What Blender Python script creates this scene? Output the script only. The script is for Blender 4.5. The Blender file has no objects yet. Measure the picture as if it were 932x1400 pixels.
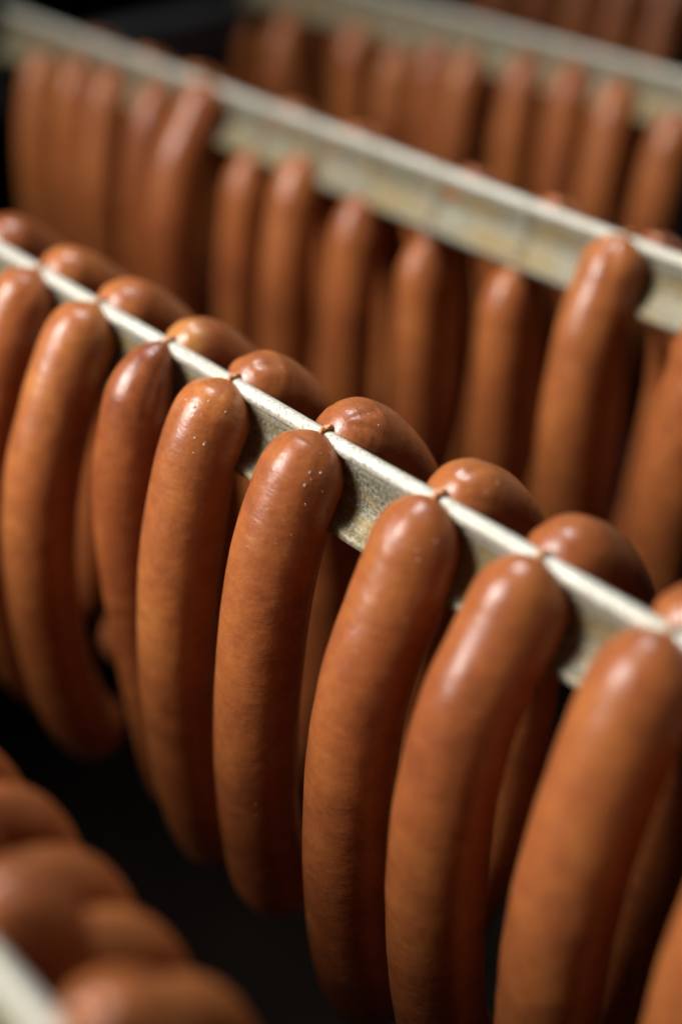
import bpy, math, random
import numpy as np
from mathutils import Vector, Matrix

# ------------------------------------------------------------------ camera
# World: X runs along the sticks (towards the right of the picture), Y away from the
# camera across the sticks, Z up.  Every stick's top edge lies at Z0.
scene = bpy.context.scene
Z0 = 1.100                      # height of the stick ridges
CAMZ = Z0 + 0.206
cam_data = bpy.data.cameras.new("camera")
cam = bpy.data.objects.new("camera", cam_data)
scene.collection.objects.link(cam)
scene.camera = cam
cam_data.sensor_fit = 'VERTICAL'
cam_data.sensor_height = 36.0
cam_data.sensor_width = 24.0
cam_data.lens = 48.86
cam_data.clip_start = 0.01
cam_data.clip_end = 50.0
cam.location = (0.0, 0.0, CAMZ)
PITCH = math.radians(34.071)
AZ = math.radians(42.010)       # camera looks this far left of the across-stick direction
fwd = Vector((-math.cos(AZ) * math.cos(PITCH), math.sin(AZ) * math.cos(PITCH), -math.sin(PITCH)))
cam.rotation_euler = fwd.to_track_quat('-Z', 'Y').to_euler()
cam_data.dof.use_dof = True
cam_data.dof.focus_distance = 0.408
cam_data.dof.aperture_fstop = 2.35
cam_data.dof.aperture_blades = 9

# ------------------------------------------------------------------ world and lamps
world = bpy.data.worlds.new("World")
scene.world = world
world.use_nodes = True
bg = world.node_tree.nodes["Background"]
bg.inputs[0].default_value = (0.55, 0.62, 0.75, 1)
bg.inputs[1].default_value = 0.006

def area_lamp(name, loc, target, sx, sy, power, color):
    l = bpy.data.lights.new(name, 'AREA')
    l.shape = 'RECTANGLE'
    l.size, l.size_y = sx, sy
    l.energy = power
    l.color = color
    o = bpy.data.objects.new(name, l)
    o.location = loc
    o.rotation_euler = (Vector(target) - Vector(loc)).to_track_quat('-Z', 'Y').to_euler()
    scene.collection.objects.link(o)
    return o

key = area_lamp("key_lamp", (-0.70, -0.50, Z0 + 0.56), (-0.31, 0.12, Z0 - 0.05), 0.26, 0.58, 5.4, (1.0, 0.985, 0.96))
key.data.spread = math.radians(84)
over = area_lamp("overhead_lamp", (-0.50, 0.44, Z0 + 0.80), (-0.33, 0.25, Z0), 0.22, 0.22, 1.7, (0.88, 0.94, 1.0))
over.data.spread = math.radians(85)

scene.view_settings.view_transform = 'Standard'
scene.view_settings.look = 'None'
scene.view_settings.exposure = 0.0
scene.view_settings.gamma = 1.0
scene.view_settings.use_curve_mapping = False
scene.cycles.use_denoising = True
scene.cycles.max_bounces = 8

# ------------------------------------------------------------------ materials
def new_mat(name):
    m = bpy.data.materials.new(name)
    m.use_nodes = True
    return m, m.node_tree.nodes, m.node_tree.links, m.node_tree.nodes["Principled BSDF"]

def noise(N, L, vec, scale, detail=3.0, rough=0.55, dist=0.0):
    n = N.new('ShaderNodeTexNoise')
    n.inputs['Scale'].default_value = scale
    n.inputs['Detail'].default_value = detail
    n.inputs['Roughness'].default_value = rough
    n.inputs['Distortion'].default_value = dist
    L.new(vec, n.inputs['Vector'])
    return n.outputs['Fac']

def ramp(N, L, fac, stops):
    r = N.new('ShaderNodeValToRGB')
    e = r.color_ramp.elements
    e[0].position, e[0].color = stops[0]
    e[1].position, e[1].color = stops[-1]
    for p, c in stops[1:-1]:
        x = e.new(p); x.color = c
    L.new(fac, r.inputs['Fac'])
    return r.outputs['Color']

def gray(v): return (v, v, v, 1)

def mix(N, L, fac, a, b, mode='MIX'):
    m = N.new('ShaderNodeMix'); m.data_type = 'RGBA'; m.blend_type = mode
    for sock, val in ((m.inputs[0], fac), (m.inputs[6], a), (m.inputs[7], b)):
        if hasattr(val, 'links'): L.new(val, sock)
        elif isinstance(val, (int, float)): sock.default_value = val
        else: sock.default_value = val
    return m.outputs[2]

def mapping(N, L, vec, scale):
    m = N.new('ShaderNodeMapping')
    m.inputs['Scale'].default_value = scale
    L.new(vec, m.inputs['Vector'])
    return m

def math_node(N, L, op, a, b):
    m = N.new('ShaderNodeMath'); m.operation = op
    for sock, val in ((m.inputs[0], a), (m.inputs[1], b)):
        if hasattr(val, 'links'): L.new(val, sock)
        else: sock.default_value = val
    return m.outputs[0]

def sausage_material(name="smoked_sausage_skin", pale_end=False):
    m, N, L, P = new_mat(name)
    at = N.new('ShaderNodeAttribute'); at.attribute_name = 'rest'
    oi = N.new('ShaderNodeObjectInfo')
    off = N.new('ShaderNodeVectorMath'); off.operation = 'ADD'
    cmb = N.new('ShaderNodeCombineXYZ')
    sc = math_node(N, L, 'MULTIPLY', oi.outputs['Random'], 3.0)
    for i in range(3): L.new(sc, cmb.inputs[i])
    L.new(at.outputs['Vector'], off.inputs[0]); L.new(cmb.outputs[0], off.inputs[1])
    V = off.outputs[0]                                   # metres, straightened sausage
    ring = mapping(N, L, V, (1, 1, 3.2)).outputs[0]      # stretched round the girth
    lng = mapping(N, L, V, (1, 1, 0.4)).outputs[0]
    # colour: smoke-brown with warmer patches, girth streaks, small dark specks
    blot = math_node(N, L, 'ADD', math_node(N, L, 'MULTIPLY', noise(N, L, V, 34, 3, 0.55), 0.55), math_node(N, L, 'MULTIPLY', noise(N, L, V, 120, 5, 0.65), 0.45))
    c1 = ramp(N, L, blot, [(0.34, (0.165, 0.036, 0.011, 1)), (0.49, (0.288, 0.075, 0.0180, 1)), (0.66, (0.41, 0.135, 0.031, 1))])
    streak = noise(N, L, ring, 110, 5, 0.62)
    c2 = mix(N, L, 0.20, c1, ramp(N, L, streak, [(0.32, (0.17, 0.042, 0.014, 1)), (0.68, (0.40, 0.145, 0.045, 1))]))
    spk = noise(N, L, V, 520, 2, 0.5)
    c3 = mix(N, L, ramp(N, L, spk, [(0.70, gray(0)), (0.76, gray(0.55))]), c2, (0.13, 0.035, 0.018, 1))
    fine = noise(N, L, V, 900, 3, 0.6)
    c4 = mix(N, L, 0.22, c3, ramp(N, L, fine, [(0.3, (0.18, 0.05, 0.018, 1)), (0.7, (0.42, 0.15, 0.052, 1))]))
    var = ramp(N, L, oi.outputs['Random'], [(0.0, (0.84, 0.78, 0.74, 1)), (0.5, (1.0, 1.0, 1.0, 1)), (1.0, (1.10, 1.16, 1.12, 1))])
    c5 = mix(N, L, 1.0, c4, var, 'MULTIPLY')
    if pale_end:                                         # unsmoked, yellowish patch beside the twist
        sp = N.new('ShaderNodeSeparateXYZ'); L.new(at.outputs['Vector'], sp.inputs[0])
        e = math_node(N, L, 'ADD', math_node(N, L, 'MULTIPLY', sp.outputs['Z'], 60.0), math_node(N, L, 'MULTIPLY', blot, 0.5))
        c5 = mix(N, L, ramp(N, L, e, [(0.36, gray(0.6)), (0.60, gray(0.0))]), c5, (0.46, 0.20, 0.05, 1))
    L.new(c5, P.inputs['Base Color'])
    P.inputs['Subsurface Weight'].default_value = 0.16
    P.inputs['Subsurface Radius'].default_value = (1.0, 0.36, 0.14)
    P.inputs['Subsurface Scale'].default_value = 0.0035
    P.inputs['IOR'].default_value = 1.42
    # greasy skin: satin underneath, a thin broken film of fat on top
    g = noise(N, L, V, 260, 4, 0.65)
    g2 = noise(N, L, lng, 60, 3, 0.5)
    gm = math_node(N, L, 'ADD', math_node(N, L, 'MULTIPLY', g, 0.6), math_node(N, L, 'MULTIPLY', g2, 0.4))
    L.new(ramp(N, L, gm, [(0.34, gray(0.25)), (0.66, gray(0.44))]), P.inputs['Roughness'])
    L.new(ramp(N, L, noise(N, L, V, 190, 4, 0.7), [(0.42, gray(0.0)), (0.62, gray(0.45))]), P.inputs['Coat Weight'])
    P.inputs['Coat Roughness'].default_value = 0.19
    # relief: girth wrinkles, orange-peel, dents
    h1 = noise(N, L, ring, 170, 5, 0.62)
    h2 = noise(N, L, V, 700, 4, 0.65)
    h3 = noise(N, L, V, 75, 2, 0.5)
    hs = math_node(N, L, 'ADD', math_node(N, L, 'MULTIPLY', h1, 0.33),
         math_node(N, L, 'ADD', math_node(N, L, 'MULTIPLY', h2, 0.13), math_node(N, L, 'MULTIPLY', h3, 1.2)))
    b = N.new('ShaderNodeBump'); b.inputs['Strength'].default_value = 0.55; b.inputs['Distance'].default_value = 0.0011
    L.new(hs, b.inputs['Height']); L.new(b.outputs[0], P.inputs['Normal'])
    b2 = N.new('ShaderNodeBump'); b2.inputs['Strength'].default_value = 0.5; b2.inputs['Distance'].default_value = 0.0007
    L.new(math_node(N, L, 'ADD', noise(N, L, V, 330, 4, 0.6), h1), b2.inputs['Height']); L.new(b2.outputs[0], P.inputs['Coat Normal'])
    return m

def metal_material():
    m, N, L, P = new_mat("stained_cast_aluminium")
    tc = N.new('ShaderNodeTexCoord')
    V = tc.outputs['Object']
    lng = mapping(N, L, V, (0.22, 1, 1)).outputs[0]
    grain = noise(N, L, V, 900, 4, 0.7)
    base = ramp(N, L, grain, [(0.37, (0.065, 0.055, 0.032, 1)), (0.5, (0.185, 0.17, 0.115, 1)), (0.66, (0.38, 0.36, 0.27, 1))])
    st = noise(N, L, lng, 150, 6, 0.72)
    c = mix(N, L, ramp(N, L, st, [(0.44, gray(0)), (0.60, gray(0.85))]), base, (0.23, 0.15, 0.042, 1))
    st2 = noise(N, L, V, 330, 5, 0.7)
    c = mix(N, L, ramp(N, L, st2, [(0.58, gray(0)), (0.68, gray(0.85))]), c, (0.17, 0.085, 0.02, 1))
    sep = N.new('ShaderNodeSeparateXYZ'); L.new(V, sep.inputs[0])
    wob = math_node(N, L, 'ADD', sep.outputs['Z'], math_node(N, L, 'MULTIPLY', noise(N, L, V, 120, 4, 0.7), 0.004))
    pale_edge = ramp(N, L, math_node(N, L, 'ADD', math_node(N, L, 'MULTIPLY', wob, 30.0), 0.87), [(0.06, gray(0.75)), (0.22, gray(0.0)), (0.70, gray(0.0)), (0.80, gray(0.68))])  # paler along the bead and the feet, darker flank between
    c = mix(N, L, pale_edge, c, ramp(N, L, grain, [(0.36, (0.24, 0.21, 0.14, 1)), (0.46, (0.58, 0.56, 0.47, 1)), (0.7, (0.76, 0.74, 0.67, 1))]))
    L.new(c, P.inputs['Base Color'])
    P.inputs['Metallic'].default_value = 0.3
    L.new(ramp(N, L, st, [(0.3, gray(0.38)), (0.7, gray(0.6))]), P.inputs['Roughness'])
    h = math_node(N, L, 'ADD', grain, math_node(N, L, 'MULTIPLY', noise(N, L, mapping(N, L, V, (0.05, 1, 1)).outputs[0], 700, 2), 0.8))
    b = N.new('ShaderNodeBump'); b.inputs['Strength'].default_value = 0.5; b.inputs['Distance'].default_value = 0.0006
    L.new(h, b.inputs['Height']); L.new(b.outputs[0], P.inputs['Normal'])
    return m

def casing_material(name, c0, c1):
    m, N, L, P = new_mat(name)
    tc = N.new('ShaderNodeTexCoord')
    n = noise(N, L, tc.outputs['Object'], 900, 3)
    L.new(ramp(N, L, n, [(0.35, c0), (0.65, c1)]), P.inputs['Base Color'])
    P.inputs['Roughness'].default_value = 0.3
    P.inputs['Subsurface Weight'].default_value = 0.3
    P.inputs['Subsurface Scale'].default_value = 0.002
    return m

def droplet_material():
    m, N, L, P = new_mat("fat_droplet")
    tc = N.new('ShaderNodeTexCoord')
    n = noise(N, L, tc.outputs['Object'], 800, 2)
    L.new(ramp(N, L, n, [(0.3, (0.92, 0.80, 0.66, 1)), (0.7, (1, 0.95, 0.88, 1))]), P.inputs['Base Color'])
    P.inputs['Roughness'].default_value = 0.06
    P.inputs['Transmission Weight'].default_value = 0.55
    P.inputs['IOR'].default_value = 1.40
    return m

def dark_steel(name, c0, c1, rough, scale):
    m, N, L, P = new_mat(name)
    tc = N.new('ShaderNodeTexCoord')
    n = noise(N, L, tc.outputs['Object'], scale, 5, 0.6)
    L.new(ramp(N, L, n, [(0.3, c0), (0.7, c1)]), P.inputs['Base Color'])
    P.inputs['Roughness'].default_value = rough
    P.inputs['Metallic'].default_value = 0.0
    P.inputs['Specular IOR Level'].default_value = 0.2
    b = N.new('ShaderNodeBump'); b.inputs['Strength'].default_value = 0.3; b.inputs['Distance'].default_value = 0.002
    L.new(n, b.inputs['Height']); L.new(b.outputs[0], P.inputs['Normal'])
    return m

M_SAUS = sausage_material()
M_SAUS_PALE = sausage_material('smoked_sausage_skin_pale_end', True)
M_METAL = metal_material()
M_CASE = casing_material('twisted_casing', (0.40, 0.14, 0.042, 1), (0.56, 0.27, 0.10, 1))
M_PALE = casing_material('stretched_casing', (0.30, 0.26, 0.19, 1), (0.46, 0.41, 0.32, 1))
M_DROP = droplet_material()
M_WALL = dark_steel("sooty_chamber_steel", (0.022, 0.023, 0.025, 1), (0.040, 0.041, 0.044, 1), 0.7, 9)
M_FLOOR = dark_steel("sooty_floor_steel", (0.010, 0.006, 0.004, 1), (0.020, 0.012, 0.008, 1), 0.95, 14)
M_RAIL = dark_steel("smoke_black_rail", (0.02, 0.02, 0.02, 1), (0.045, 0.045, 0.045, 1), 0.5, 60)

# ------------------------------------------------------------------ helpers
def link_mesh(name, verts, faces, mat, parent=None, smooth=True, loc=(0, 0, 0)):
    me = bpy.data.meshes.new(name)
    me.from_pydata([tuple(v) for v in verts], [], faces)
    me.materials.append(mat)
    if smooth: me.polygons.foreach_set('use_smooth', [True] * len(me.polygons))
    me.update()
    o = bpy.data.objects.new(name, me)
    o.location = loc
    scene.collection.objects.link(o)
    if parent: o.parent = parent
    return o

def tag(o, label=None, cat=None, group=None, kind=None):
    if label: o['label'] = label
    if cat: o['category'] = cat
    if group: o['group'] = group
    if kind: o['kind'] = kind
    return o

def box(name, lo, hi, mat, parent=None):
    x0, y0, z0 = lo; x1, y1, z1 = hi
    v = [(x0,y0,z0),(x1,y0,z0),(x1,y1,z0),(x0,y1,z0),(x0,y0,z1),(x1,y0,z1),(x1,y1,z1),(x0,y1,z1)]
    f = [(0,3,2,1),(4,5,6,7),(0,1,5,4),(1,2,6,5),(2,3,7,6),(3,0,4,7)]
    return link_mesh(name, v, f, mat, parent, smooth=False)

def spline(P, n):
    """Catmull-Rom through P, resampled at n points equally spaced along its length."""
    P = np.asarray(P, float)
    Q = np.vstack([2 * P[0] - P[1], P, 2 * P[-1] - P[-2]])
    out = []
    for i in range(1, len(Q) - 2):
        p0, p1, p2, p3 = Q[i-1], Q[i], Q[i+1], Q[i+2]
        for u in np.linspace(0, 1, 24, endpoint=False):
            out.append(0.5 * ((2*p1) + (-p0+p2)*u + (2*p0-5*p1+4*p2-p3)*u*u + (-p0+3*p1-3*p2+p3)*u**3))
    out.append(P[-1])
    out = np.array(out)
    for _ in range(14):                                   # relax kinks
        out[1:-1] = 0.25 * out[:-2] + 0.5 * out[1:-1] + 0.25 * out[2:]
    s = np.concatenate([[0], np.cumsum(np.linalg.norm(np.diff(out, axis=0), axis=1))])
    t = np.linspace(0, s[-1], n)
    return np.stack([np.interp(t, s, out[:, k]) for k in range(3)], 1), t

def frames(C):
    T = np.gradient(C, axis=0); T /= np.linalg.norm(T, axis=1)[:, None]
    up = np.array([1.0, 0, 0])
    A = np.zeros_like(C); a = up - T[0] * (up @ T[0]); a /= np.linalg.norm(a)
    for i in range(len(C)):
        a = a - T[i] * (a @ T[i]); a /= np.linalg.norm(a); A[i] = a
    return T, A, np.cross(T, A)

def sweep(C, radii, nth):
    """radii: (n, nth). Closed tube with capped ends."""
    T, A, B = frames(C)
    th = np.linspace(0, 2 * math.pi, nth, endpoint=False)
    V = (C[:, None, :] + radii[:, :, None] * (np.cos(th)[None, :, None] * A[:, None, :] + np.sin(th)[None, :, None] * B[:, None, :]))
    n = len(C)
    idx = np.arange(n * nth).reshape(n, nth)
    q = np.stack([idx[:-1], np.roll(idx[:-1], -1, 1), np.roll(idx[1:], -1, 1), idx[1:]], -1).reshape(-1, 4)
    faces = [tuple(x) for x in q.tolist()] + [tuple(idx[0][::-1].tolist()), tuple(idx[-1].tolist())]
    return V.reshape(-1, 3), faces, th

def smooth_noise(rng, n, k):
    x = rng.standard_normal(n + 6 * k)
    g = np.exp(-0.5 * (np.arange(-3*k, 3*k+1) / k) ** 2); g /= g.sum()
    y = np.convolve(x, g, 'valid')[:n]
    return y / (np.std(y) + 1e-9)

INFO = {}
def sausage(pts, r, seed, hi=False, head=1.25, point=2.3, tail=1.05, label='', group='', key=None, pleat=1.0):
    """pts: centre line in mm as (t, o, z) relative to the frame (t along the stick away
    from the camera, o towards the camera, z above the ridge), already holding the stick offset."""
    rng = np.random.default_rng(seed)
    P = np.array([(-t / 1000.0, -o / 1000.0, Z0 + z / 1000.0) for t, o, z in pts])
    base = P[0].copy()
    nl, nth = (230, 72) if hi else (90, 32)
    u = np.linspace(0, 1, nl)
    C0, s0 = spline(P - base, 600)
    Ltot = s0[-1]
    # more rings near both ends
    w = u - 0.11 * np.sin(2 * math.pi * u)
    w = np.clip(w, 0, 1)
    s = w * Ltot
    C = np.stack([np.interp(s, s0, C0[:, k]) for k in range(3)], 1)
    R = r / 1000.0
    hl, tl = R * head, R * tail
    a = np.clip(s / hl, 0, 1); b = np.clip((Ltot - s) / tl, 0, 1)
    pa = (1 - (1 - a) ** point) ** (1 / 2.0)
    pb = (1 - (1 - b) ** 2.0) ** (1 / 1.9)
    prof = np.minimum(pa, pb)
    rad = np.maximum(R * prof, 0.00125)
    # uneven fill along the length
    rad = rad * (1 + 0.016 * smooth_noise(rng, nl, max(3, nl // 14)) * np.minimum(a, b) + 0.005 * smooth_noise(rng, nl, max(2, nl // 60)) * np.minimum(a, b))
    # slightly slimmer towards the top, fuller low down (weight of the filling)
    rad *= 0.975 + 0.045 * np.clip(s / Ltot, 0, 1)
    th = np.linspace(0, 2 * math.pi, nth, endpoint=False)
    RR = np.repeat(rad[:, None], nth, 1)
    # creases gathered at the twists: irregular narrow grooves of unequal length
    for dist, hlx in ((s, hl), (Ltot - s, tl)):
        for q in range(rng.integers(7, 12)):
            t0, wd = rng.uniform(0, 2 * math.pi), rng.uniform(0.09, 0.22)
            dep, ln = rng.uniform(0.012, 0.055), hlx * rng.uniform(0.45, 1.25)
            bend = rng.uniform(-0.35, 0.35)
            dth = (th[None] - t0 - bend * (dist / hlx)[:, None] + math.pi) % (2 * math.pi) - math.pi
            env = np.exp(-(dist / ln) ** 2.2) * np.clip(dist / 0.0022, 0, 1)
            RR = RR * (1 - pleat * dep * env[:, None] * np.exp(-(dth / wd) ** 2))
    # slightly out-of-round
    ov = rng.uniform(0, 6.28)
    RR = RR * (1 + 0.012 * np.cos(2 * (th[None] + ov)))
    V, F, th = sweep(C, RR, nth)
    ob = link_mesh('sausage', V, F, M_SAUS, loc=tuple(base))
    rest = np.stack([np.repeat(s[:, None], nth, 1), RR * np.cos(th)[None], RR * np.sin(th)[None]], -1)
    rest = rest[:, :, [1, 2, 0]].reshape(-1, 3)
    at = ob.data.attributes.new('rest', 'FLOAT_VECTOR', 'POINT')
    at.data.foreach_set('vector', rest.astype(np.float32).ravel())
    tag(ob, label, 'sausage', group)
    if key: INFO[key] = (ob, V.reshape(nl, nth, 3), s, th)
    return ob

def strand(parent, pts, r, seed, mat=None):
    """twisted casing between two links, as a ropy little tube; pts in (t, o, z) mm."""
    rng = np.random.default_rng(seed)
    base = np.array(parent.location)
    P = np.array([(-t / 1000.0, -o / 1000.0, Z0 + z / 1000.0) for t, o, z in pts]) - base
    C, s = spline(P, 40)
    th = np.linspace(0, 2 * math.pi, 12, endpoint=False)
    R = (r / 1000) * (1 + 0.22 * np.cos(3 * th[None] + 2200 * s[:, None]) + 0.15 * smooth_noise(rng, 40, 3)[:, None] * 0.7)
    V, F, _ = sweep(C, R, 12)
    return link_mesh('casing_twist', V, F, mat or M_CASE, parent)

# ------------------------------------------------------------------ chamber
t_ = tag(box('floor', (-2.6, -1.2, 0.0), (1.2, 2.6, 0.02), M_FLOOR), kind='structure')
tag(box('wall_end', (-2.25, -1.2, 0.02), (-2.20, 2.6, 2.4), M_WALL), kind='structure')
tag(box('wall_back', (-2.20, 1.55, 0.02), (1.2, 1.60, 2.4), M_WALL), kind='structure')

# ------------------------------------------------------------------ smoking sticks
def stick_profile():
    """Cross-section (y, z) in mm of the three-finned stick: bead on top, hollow flanks, two rounded feet."""
    right = []
    for a in np.linspace(90, -62, 12):                     # bead
        right.append((2.65 * math.cos(math.radians(a)), -2.5 + 2.5 * math.sin(math.radians(a))))
    for y, z in ((1.0, -5.6), (0.95, -8.5), (1.15, -11.5), (1.7, -14.5), (2.7, -17.2), (4.0, -19.4), (5.6, -21.2), (7.2, -22.5)):
        right.append((y, z))
    for a in np.linspace(60, -120, 9):                     # rounded foot
        right.append((8.0 + 1.75 * math.cos(math.radians(a)), -24.3 + 1.75 * math.sin(math.radians(a))))
    for y, z in ((5.6, -24.6), (4.0, -23.2), (2.2, -21.6), (0.8, -20.8)):
        right.append((y, z))
    left = [(-y, z) for y, z in right[::-1]]
    return right + left[:-1]

PROF = stick_profile()
def smoke_stick(off_mm, z_mm, x0, x1, label, n=120):
    rng = np.random.default_rng(int(off_mm) - int(z_mm) + 7)
    m = len(PROF); V = []; F = []
    xs = np.linspace(x0, x1, n)
    wob = 0.00012 * smooth_noise(rng, n, 6)
    mid = 0.5 * (x0 + x1)
    for i, x in enumerate(xs):
        for y, z in PROF:
            V.append((x - mid, y / 1000 + wob[i], z / 1000 + wob[::-1][i] * 0.6))
    for i in range(n - 1):
        for j in range(m):
            k = (j + 1) % m
            F.append((i*m + j, i*m + k, (i+1)*m + k, (i+1)*m + j))
    F.append(tuple(range(m))[::-1]); F.append(tuple(range((n-1)*m, n*m)))
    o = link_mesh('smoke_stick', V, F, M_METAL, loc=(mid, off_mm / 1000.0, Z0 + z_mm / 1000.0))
    return tag(o, label, 'stick', 'smoking sticks')

X_FAR, X_NEAR = -0.742, 0.12
OA, OB, OC, OD, OE = 229, 408, 590, 805, 62
smoke_stick(OA, 0, X_FAR, X_NEAR, 'pale finned metal stick in focus, crossing the middle of the picture', 240)
smoke_stick(OB, 0, X_FAR, X_NEAR, 'blurred metal stick behind the sharp one, ending at the upper left')
smoke_stick(OC, 0, X_FAR, X_NEAR, 'blurred bluish metal stick crossing the top right corner')
smoke_stick(OE, 0, X_FAR, X_NEAR, 'very blurred pale metal stick in the bottom left corner')

# dark rails of the rack that carry the far ends of the sticks
def rail(z_mm, label):
    zt = Z0 + (z_mm - 26.2) / 1000
    o = box('rack_rail', (-0.755, -0.4, zt - 0.03), (-0.728, 1.5, zt), M_RAIL)
    return tag(o, label, 'rail', 'rack rails')
rail(0, 'dark rack rail under the far ends of the upper sticks')

# ------------------------------------------------------------------ sausages
ORD = ['first', 'second', 'third', 'fourth', 'fifth', 'sixth', 'seventh', 'eighth', 'ninth', 'tenth', 'eleventh', 'twelfth', 'thirteenth', 'fourteenth'] + ['%dth' % k for k in range(15, 41)]

def place(oz, t, off, side=1, lean=0.0, z1=-190.0):
    """(o, z) offsets -> (t, o, z); lean swings the lower end along the stick (mm)."""
    return [(t + lean * (-z / -z1) if z < 0 else t, -off + side * o, z) for o, z in oz]

# --- front row of the sharp stick: centre lines measured one by one (o, z in mm from the nip)
HEAD = [(1.6, -0.4), (3.6, -3.2)]
FRONT = [
 # t, radius, curve, kwargs
 (414, 12.6, HEAD + [(8,-8.5),(14,-18),(23,-34),(31,-55),(36,-80),(38,-106),(37,-134),(33,-160),(25,-178),(15,-188)], {}),
 (376.5, 13.4, HEAD + [(7.5,-8),(14,-18),(22.5,-36),(30,-55),(35,-77),(37.5,-102),(37,-130),(34,-155),(27,-176),(16,-190)], {}),
 (337, 11.2, [(1.2,-0.6),(4,-3),(9,-7.5),(14,-16),(18,-30),(21.5,-46),(23,-68),(22.5,-93),(21,-121),(18,-150),(14,-180),(9,-198)], dict(head=1.9, point=1.45)),
 (303.4, 13.2, HEAD + [(8,-8.5),(14.5,-19),(20,-35),(25,-56),(28.5,-81),(30,-105),(29.5,-132),(27,-159),(21,-182),(12,-196)], {}),
 (260.8, 13.4, HEAD + [(7.5,-8),(13.5,-18.5),(19.5,-33),(24,-50),(27.5,-71),(30,-94),(31,-119),(30,-143),(26,-167),(17,-184)], {}),
 (214.7, 13.3, HEAD + [(6.3,-8),(11,-18.5),(17,-31),(24,-45),(29,-62),(32,-83),(33,-107),(33,-133),(30.5,-161),(25,-183),(15,-199)], {}),
 (177.7, 13.7, HEAD + [(6.3,-8),(11.3,-17.5),(19,-28),(25,-39),(29,-53),(32,-70),(33,-92),(32.5,-117),(30,-146),(25,-170),(15,-190)], {}),
 (137.7, 14.1, HEAD + [(6.3,-8),(11.3,-17),(16,-28),(21,-42),(26,-60),(29,-80),(30,-103),(29,-128),(26,-155),(21,-176),(12,-192)], {}),
 (94, 13.6, HEAD + [(7,-8),(12.5,-18),(19,-32),(25,-50),(29,-70),(31,-95),(31,-120),(29,-146),(23,-172),(13,-190)], {}),
]
FLABEL = [
 'sausage cut by the left picture edge, front of the sharp stick',
 'plump slightly soft sausage left of the slim pointed one',
 'slim sausage with a pointed top, front of the sharp stick',
 'sausage with a wet bead near its top, just right of the slim pointed one',
 'sharpest sausage, dotted with fat droplets, in the middle of the picture',
 'sausage right of the sharpest one, faint white scuffs at its lower end',
 'second sausage right of the sharpest one, broad pale highlight on top',
 'nearest big sausage at lower right, hanging from the sharp stick',
 'sausage cut by the right picture edge in the bottom corner',
]
for i, (t, r, c, kw) in enumerate(FRONT, 1):
    s = sausage(place(c, t, OA), r, 100 + i, hi=True, label=FLABEL[i - 1], pleat=0.9, group='sausages in front of the sharp stick', key='F%d' % i, **kw)
    strand(s, [(t, -OA + 2.6, -1.2 if i != 3 else -2), (t, -OA + 1.7, 0.1), (t, -OA, 0.55), (t, -OA - 1.7, 0.1), (t, -OA - 2.6, -0.8)], 0.9, 300 + i)

# --- back row of the sharp stick
def back_curve(k, rng, up=0.0, o0=1.6):
    j = lambda a: rng.uniform(-a, a)
    b = 1.0 + j(0.06)
    return [(o0, -0.3 + up), (4.2 + o0 - 1.6, -2.2 + up), (9*b, -6.5 + up), (18*b, -13.5 + up), (28*b, -27 + up), (36*b, -46 + up*.5), (40*b, -70), (40*b, -96), (37*b, -123), (31*b, -151), (22*b, -175), (11, -190)]
BACK = [(455, 12.4), (414, 12.2), (376.5, 12.8), (337, 11.8), (303.4, 13.2), (260.8, 13.4), (214.7, 13.0), (177.7, 13.3), (137.7, 13.5)]
KLABEL = [
 'blurred sausage top at the left picture edge, behind the sharp stick',
 'first full rounded sausage top from the left behind the sharp stick',
 'second full rounded sausage top from the left behind the sharp stick',
 'short sausage top with a pale yellowish end behind the sharp stick',
 'sausage behind the sharp stick, just left of the wrinkled one in focus',
 'sausage in focus behind the sharp stick, skin gathered in pleats at its twist',
 'sausage behind the sharp stick with several small wet glints in its folds',
 'rounded sausage top behind the sharp stick, above the nearest big sausage',
 'shaded sausage hanging straight behind the nearest big one, its top at the right edge',
]
for i, (t, r) in enumerate(BACK):
    rng = np.random.default_rng(40 + i)
    c = back_curve(i, rng)
    if i == 8:                                             # this one hangs straight down behind the stick
        c = c[:4] + [(21, -27), (20, -46), (16, -70), (12, -96), (10, -123), (9, -151), (8, -175), (6, -190)]
    ks = sausage(place(c, t, OA, -1), r, 140 + i, hi=True, label=KLABEL[i], group='sausages behind the sharp stick', key='K%d' % i, pleat=1.0, head=1.05, point=2.3)
    if i == 3: ks.data.materials[0] = M_SAUS_PALE

# --- second stick
def low_curve(z0, o0, bow, length, rng):
    """a link that starts low, its twist stretched over the foot of the stick"""
    f = lambda u: o0 + bow * math.sin(math.pi * (0.08 + 0.84 * u)) - bow * math.sin(math.pi * 0.08)
    return [(f(u), z0 - length * u) for u in (0, .03, .07, .14, .24, .36, .5, .64, .78, .9, .97, 1.0)]

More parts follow.
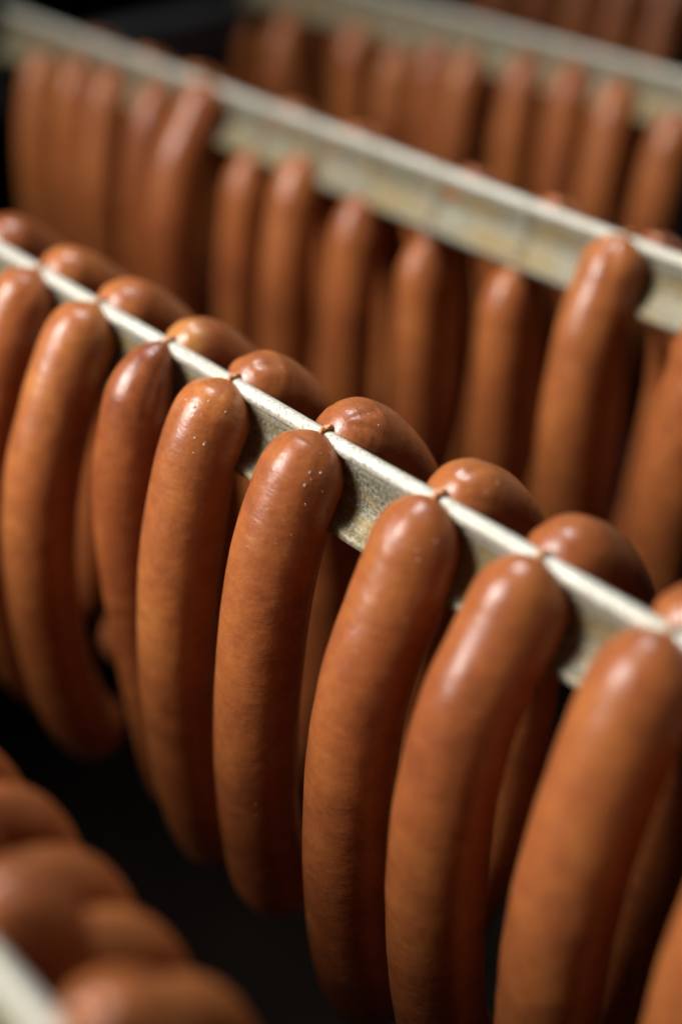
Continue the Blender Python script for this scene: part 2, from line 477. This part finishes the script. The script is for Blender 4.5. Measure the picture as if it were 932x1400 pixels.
SECOND = [
 # t, radius, start z (None = sits on the ridge), bow, lean, length
 (686, 12.0, -12, 17, 0, 180), (656, 12.2, -9, 19, 0, 180), (625, 12.2, -8, 21, 0, 182), (583, 12.6, -7, 24, 0, 184), (545, 12.8, None, 30, 0, 186),
 (506, 11.8, -22, 15, 0, 176), (469, 12.6, -14, 17, 0, 180), (430, 12.0, -22, 9, 0, 178), (390, 11.6, -29, 7, -8, 176), (340, 11.8, -26, 6, -4, 178),
 (292, 13.2, None, 20, -6, 188), (243, 14.4, -7, 20, 0, 190),
]
for i, (t, r, z0, bow, lean, ln) in enumerate(SECOND):
    rng = np.random.default_rng(60 + i)
    lab = '%s blurred sausage from the left in front of the second stick' % ORD[i]
    if i == 10: lab = 'large sausage in front of the second stick, its rounded top level with the ridge'
    if i == 11: lab = 'sausage of the second stick cut by the right picture edge'
    if z0 is None:
        k = bow / 30.0
        c = HEAD + [(5+2.5*k,-9),(8+5*k,-18),(10+12*k,-31),(11+17*k,-50),(11+21*k,-71),(10+23*k,-95),(9+23*k,-120),(8+19*k,-146),(7+13*k,-170),(6+4*k,-187)]
    else:
        c = low_curve(z0, 5.0 if z0 > -12 else 9.5, bow, ln, rng)
    s = sausage(place(c, t, OB, 1, lean), r, 200 + i, hi=(i > 8), head=1.0 if z0 is None else 1.7, point=2.0 if z0 is None else 1.8, label=lab, group='sausages in front of the second stick')
    if z0 is None:
        st = [(t, -OB + 2.6, -1.2), (t, -OB + 1.6, 0.5), (t, -OB, 0.95), (t, -OB - 1.6, 0.5), (t, -OB - 2.6, -0.6)]
    elif z0 > -12:
        st = [(t, -OB + c[0][0], z0 + .2), (t, -OB + 3.0, -2), (t, -OB + 1.5, 0.4), (t, -OB, 0.95), (t, -OB - 2.6, -0.6)]
    else:
        st = [(t, -OB + c[0][0], z0 - 1.5), (t, -OB + 9.8, z0 + .5), (t, -OB + 6.5, -14), (t, -OB + 2.9, -3), (t, -OB + 1.2, 0.6), (t, -OB - 2.4, -0.3)]
    strand(s, st, 0.9 if z0 is None else 0.5, 400 + i, None if z0 is None else M_PALE)

SBACK = [666, 620, 578, 501, 457, 383, 338, 288]
for i, t in enumerate(SBACK):
    rng = np.random.default_rng(80 + i)
    sausage(place(back_curve(i, rng, -5, 6.5), t, OB, -1), 12.4 + rng.uniform(-.5, .5), 240 + i, label='%s sausage from the left behind the second stick, its top peeping over' % ORD[i], group='sausages behind the second stick')

for i, t in enumerate([540, 480, 438, 408, 360, 314, 268]):
    rng = np.random.default_rng(95 + i)
    c = low_curve(-14 + rng.uniform(-6, 2), 6.5, 24, 180, rng)
    sausage(place(c, t, OB, -1, rng.uniform(-5, 5)), 12.4 + rng.uniform(-.5, .5), 260 + i, head=1.5, label='shaded sausage glimpsed below the second stick, %s such from the left' % ORD[i], group='shaded sausages below the second stick')

# --- third stick: all hang low over the foot
THIRD = [(734, -34), (690, -22), (628, -17), (592, -22), (563, -15), (535, -14), (498, -9), (465, -7), (434, -9), (394, -15)]
for i, (t, z0) in enumerate(THIRD):
    rng = np.random.default_rng(500 + i)
    c = low_curve(z0, 5.0 if z0 > -12 else 9.5, 16 + rng.uniform(-5, 5), 182, rng)
    s = sausage(place(c, t, OC, 1, rng.uniform(-6, 4)), 12.6 + rng.uniform(-.6, .6), 520 + i, head=1.6, point=1.8, label='%s very blurred sausage from the left in front of the third stick' % ORD[i], group='sausages in front of the third stick')
    st = [(t, -OC + c[0][0], z0 - 1.2), (t, -OC + (9.8 if z0 < -12 else 4.5), z0 + .8), (t, -OC + (6.5 if z0 < -14 else 3.5), max(z0 * .6, -14)), (t, -OC + 2.6, -2.2), (t, -OC + 1.2, 0.5), (t, -OC - 2.4, -0.3)]
    strand(s, st, 0.5, 600 + i, M_PALE)

for i, t in enumerate([715, 672, 640, 540, 505, 432]):
    rng = np.random.default_rng(540 + i)
    c = low_curve(-14 + rng.uniform(-6, 2), 6.5, 24, 182, rng)
    sausage(place(c, t, OC, -1, rng.uniform(-5, 5)), 12.4 + rng.uniform(-.5, .5), 560 + i, head=1.5, label='shaded sausage glimpsed behind the third stick row, %s such from the left' % ORD[i], group='shaded sausages behind the third stick')

# --- fourth stick, above the frame: only the hanging lengths show
smoke_stick(OD, 0, X_FAR, X_NEAR, 'far metal stick above the top edge carrying the dim far sausages')
FOURTH = [735, 702, 668, 630, 596, 560]
for i, t in enumerate(FOURTH):
    rng = np.random.default_rng(700 + i)
    c = low_curve(-10, 5, 22, 190, rng)
    sausage(place(c, t, OD, 1, rng.uniform(-5, 5)), 12.6 + rng.uniform(-.6, .6), 720 + i, label='%s dim far sausage from the left along the top edge' % ORD[i], group='far sausages at the top edge')

# --- nearest stick, bottom left: the links on its far side, in two layers
NEAR = [(t, -1 + (k * 7 % 3)) for k, t in enumerate((640, 605, 570, 535, 500, 463, 428, 393, 358, 322, 286, 250, 212, 174, 138))]  # links past the left edge are unseen, added to shade the front row
NLABEL = {138: 'very blurred big sausage top touching the bottom picture edge beside the pale stick',
          174: 'very blurred big sausage top above the pale stick in the bottom left corner',
          212: 'blurred sausage just showing at the left edge of the bottom left bunch'}
for i, (t, up) in enumerate(NEAR):
    rng = np.random.default_rng(800 + i)
    c = [(1.6, -0.3), (4.4, -1.5 + up), (8, -6 + up), (12, -14 + up), (14, -28 + up), (15, -46), (15.5, -70), (15.5, -96), (15, -123), (14, -151), (13, -175), (11, -190)]
    s = sausage(place(c, t, OE, -1), 12.4, 820 + i, label=NLABEL.get(t, 'unseen sausage on the bottom left stick, added past the left edge to shade the front row'), group='near sausages at the bottom left')
    strand(s, [(t, -OE + 2.6, -1.0), (t, -OE + 1.6, 0.55), (t, -OE, 1.0), (t, -OE - 1.6, 0.55), (t, -OE - 2.6, -0.6)], 0.95, 840 + i)
OUTER = [622, 588, 552, 518, 482, 446, 411, 376, 340, 304, 284, 262, 240, 217, 194, 173, 150]  # outer links past the left edge: out of view, added to block light
for i, t in enumerate(OUTER):
    rng = np.random.default_rng(860 + i)
    z = -24 + rng.uniform(-3, 3)
    c = [(12, z), (18, z - 2), (27, z - 6), (34, z - 14), (38.5, z - 28), (41, z - 52), (41, z - 80), (40, z - 108), (37, z - 132), (31, z - 150), (24, z - 160)]
    sausage(place(c, t, OE, -1), 9.2, 880 + i, label='%s thin blurred sausage from the left on the bunch at bottom left, shadow side' % ORD[i - 12] if i > 11 else 'unseen thin sausage of the bottom left bunch, added past the left edge to shade the front row', group='outer sausages at the bottom left')

# ------------------------------------------------------------------ fat and water droplets on the skins
def droplet_mesh(name, squash, seed):
    rng = np.random.default_rng(seed)
    nr, na = 6, 14
    V = [(0, 0, squash)]; F = []
    w = 1 + 0.10 * np.cos(2 * np.linspace(0, 2*math.pi, na, endpoint=False) + rng.uniform(0, 6)) + 0.06 * np.cos(3 * np.linspace(0, 2*math.pi, na, endpoint=False) + rng.uniform(0, 6))
    for i in range(1, nr + 1):
        a = i / nr * math.radians(100)
        for k in range(na):
            q = 2 * math.pi * k / na
            V.append((math.sin(a) * math.cos(q) * w[k], math.sin(a) * math.sin(q) * w[k], squash * math.cos(a)))
    for k in range(na): F.append((0, 1 + k, 1 + (k + 1) % na))
    for i in range(nr - 1):
        for k in range(na):
            a, b = 1 + i * na + k, 1 + i * na + (k + 1) % na
            F.append((a, a + na, b + na, b))
    me = bpy.data.meshes.new(name)
    me.from_pydata(V, [], F); me.materials.append(M_DROP)
    me.polygons.foreach_set('use_smooth', [True] * len(me.polygons)); me.update()
    return me

DROP_MESHES = [droplet_mesh('fat_droplet', q, 70 + i) for i, q in enumerate((0.55, 0.42, 0.62))]
def droplet(key, s_mm, theta, r_mm, stretch=1.0, k=0):
    ob, V, s, th = INFO[key]
    i = int(np.clip(np.searchsorted(s, s_mm / 1000.0), 1, len(s) - 2)); j = int(round(theta / (2 * math.pi) * len(th))) % len(th)
    p = V[i, j]; a = V[i + 1, j] - V[i - 1, j]; b = V[i, (j + 1) % len(th)] - V[i, j - 1]
    n = np.cross(a, b); n /= np.linalg.norm(n)
    c = V[i].mean(0)
    if n @ (p - c) < 0 and s_mm > 4: n = -n
    a = a / np.linalg.norm(a); b = np.cross(n, a)
    o = bpy.data.objects.new('fat_droplet', DROP_MESHES[k % 3])
    m = Matrix(((b[0], a[0], n[0], p[0]), (b[1], a[1], n[1], p[1]), (b[2], a[2], n[2], p[2]), (0, 0, 0, 1)))
    R = 0.58 * r_mm / 1000.0
    o.parent = ob
    o.matrix_local = m @ Matrix.Diagonal((R, R * stretch, R, 1))
    scene.collection.objects.link(o)

for k, d in enumerate([
  ('F4', 10.8, 1.31, 1.15, 1.0), ('F4', 9.9, 1.66, .55, 1.0), ('F4', 7.7, 1.05, .4, 1.6), ('F4', 8.5, .52, .5, 1.0), ('F4', 17.7, .96, .55, 1.2), ('F4', 19.0, .70, .65, 1.0), ('F4', 21.2, .87, .45, 1.0), ('F4', 13.2, 1.22, .5, 1.9),
  ('F5', 9.2, .44, .62, 1.0), ('F5', 13.6, .70, .62, 1.3), ('F5', 9.7, .70, .45, 1.8), ('F5', 13.6, .26, .35, 1.0), ('F5', 4.8, .61, .35, 1.0), ('F5', 11.5, .61, .3, 1.4), ('F5', 27.5, .61, .3, 1.0), ('F5', 121.9, .70, .35, 1.0), ('F5', 127.2, .70, .3, 1.6), ('F5', 4.4, 1.57, .3, 1.0),
  ('F6', 8.7, 1.48, .75, 1.0), ('F6', 8.2, .52, .5, 1.0), ('F6', 11.0, .87, .45, 1.0), ('F6', 13.6, .79, .55, 1.0), ('F6', 9.1, 1.05, .3, 1.0),
  ('K5', 5.5, 5.24, .35, 1.0), ('K5', 3.5, 5.06, .3, 1.5), ('K5', 7.4, 5.59, .4, 1.0), ('K6', 2.6, 4.80, .45, 1.3), ('K6', 3.2, 5.67, .35, 1.0), ('K6', 8.8, 5.41, .5, 1.0), ('K6', 5.2, 5.67, .35, 1.2)]):
    droplet(*d, k=k)
rng = np.random.default_rng(5)
for key, n, th0, th1 in (('F3', 3, .3, 1.6), ('F4', 6, .3, 1.8), ('F5', 8, .2, 1.6), ('F6', 5, .4, 1.6), ('F7', 3, .5, 1.7), ('K4', 3, 4.8, 5.8), ('K5', 5, 4.7, 6.0), ('K6', 4, 4.7, 5.9)):
    for q in range(n):
        droplet(key, float(4 + 40 * rng.random() ** 1.8), float(rng.uniform(th0, th1)), float(rng.uniform(.14, .34)), float(rng.uniform(1, 1.8)), q)
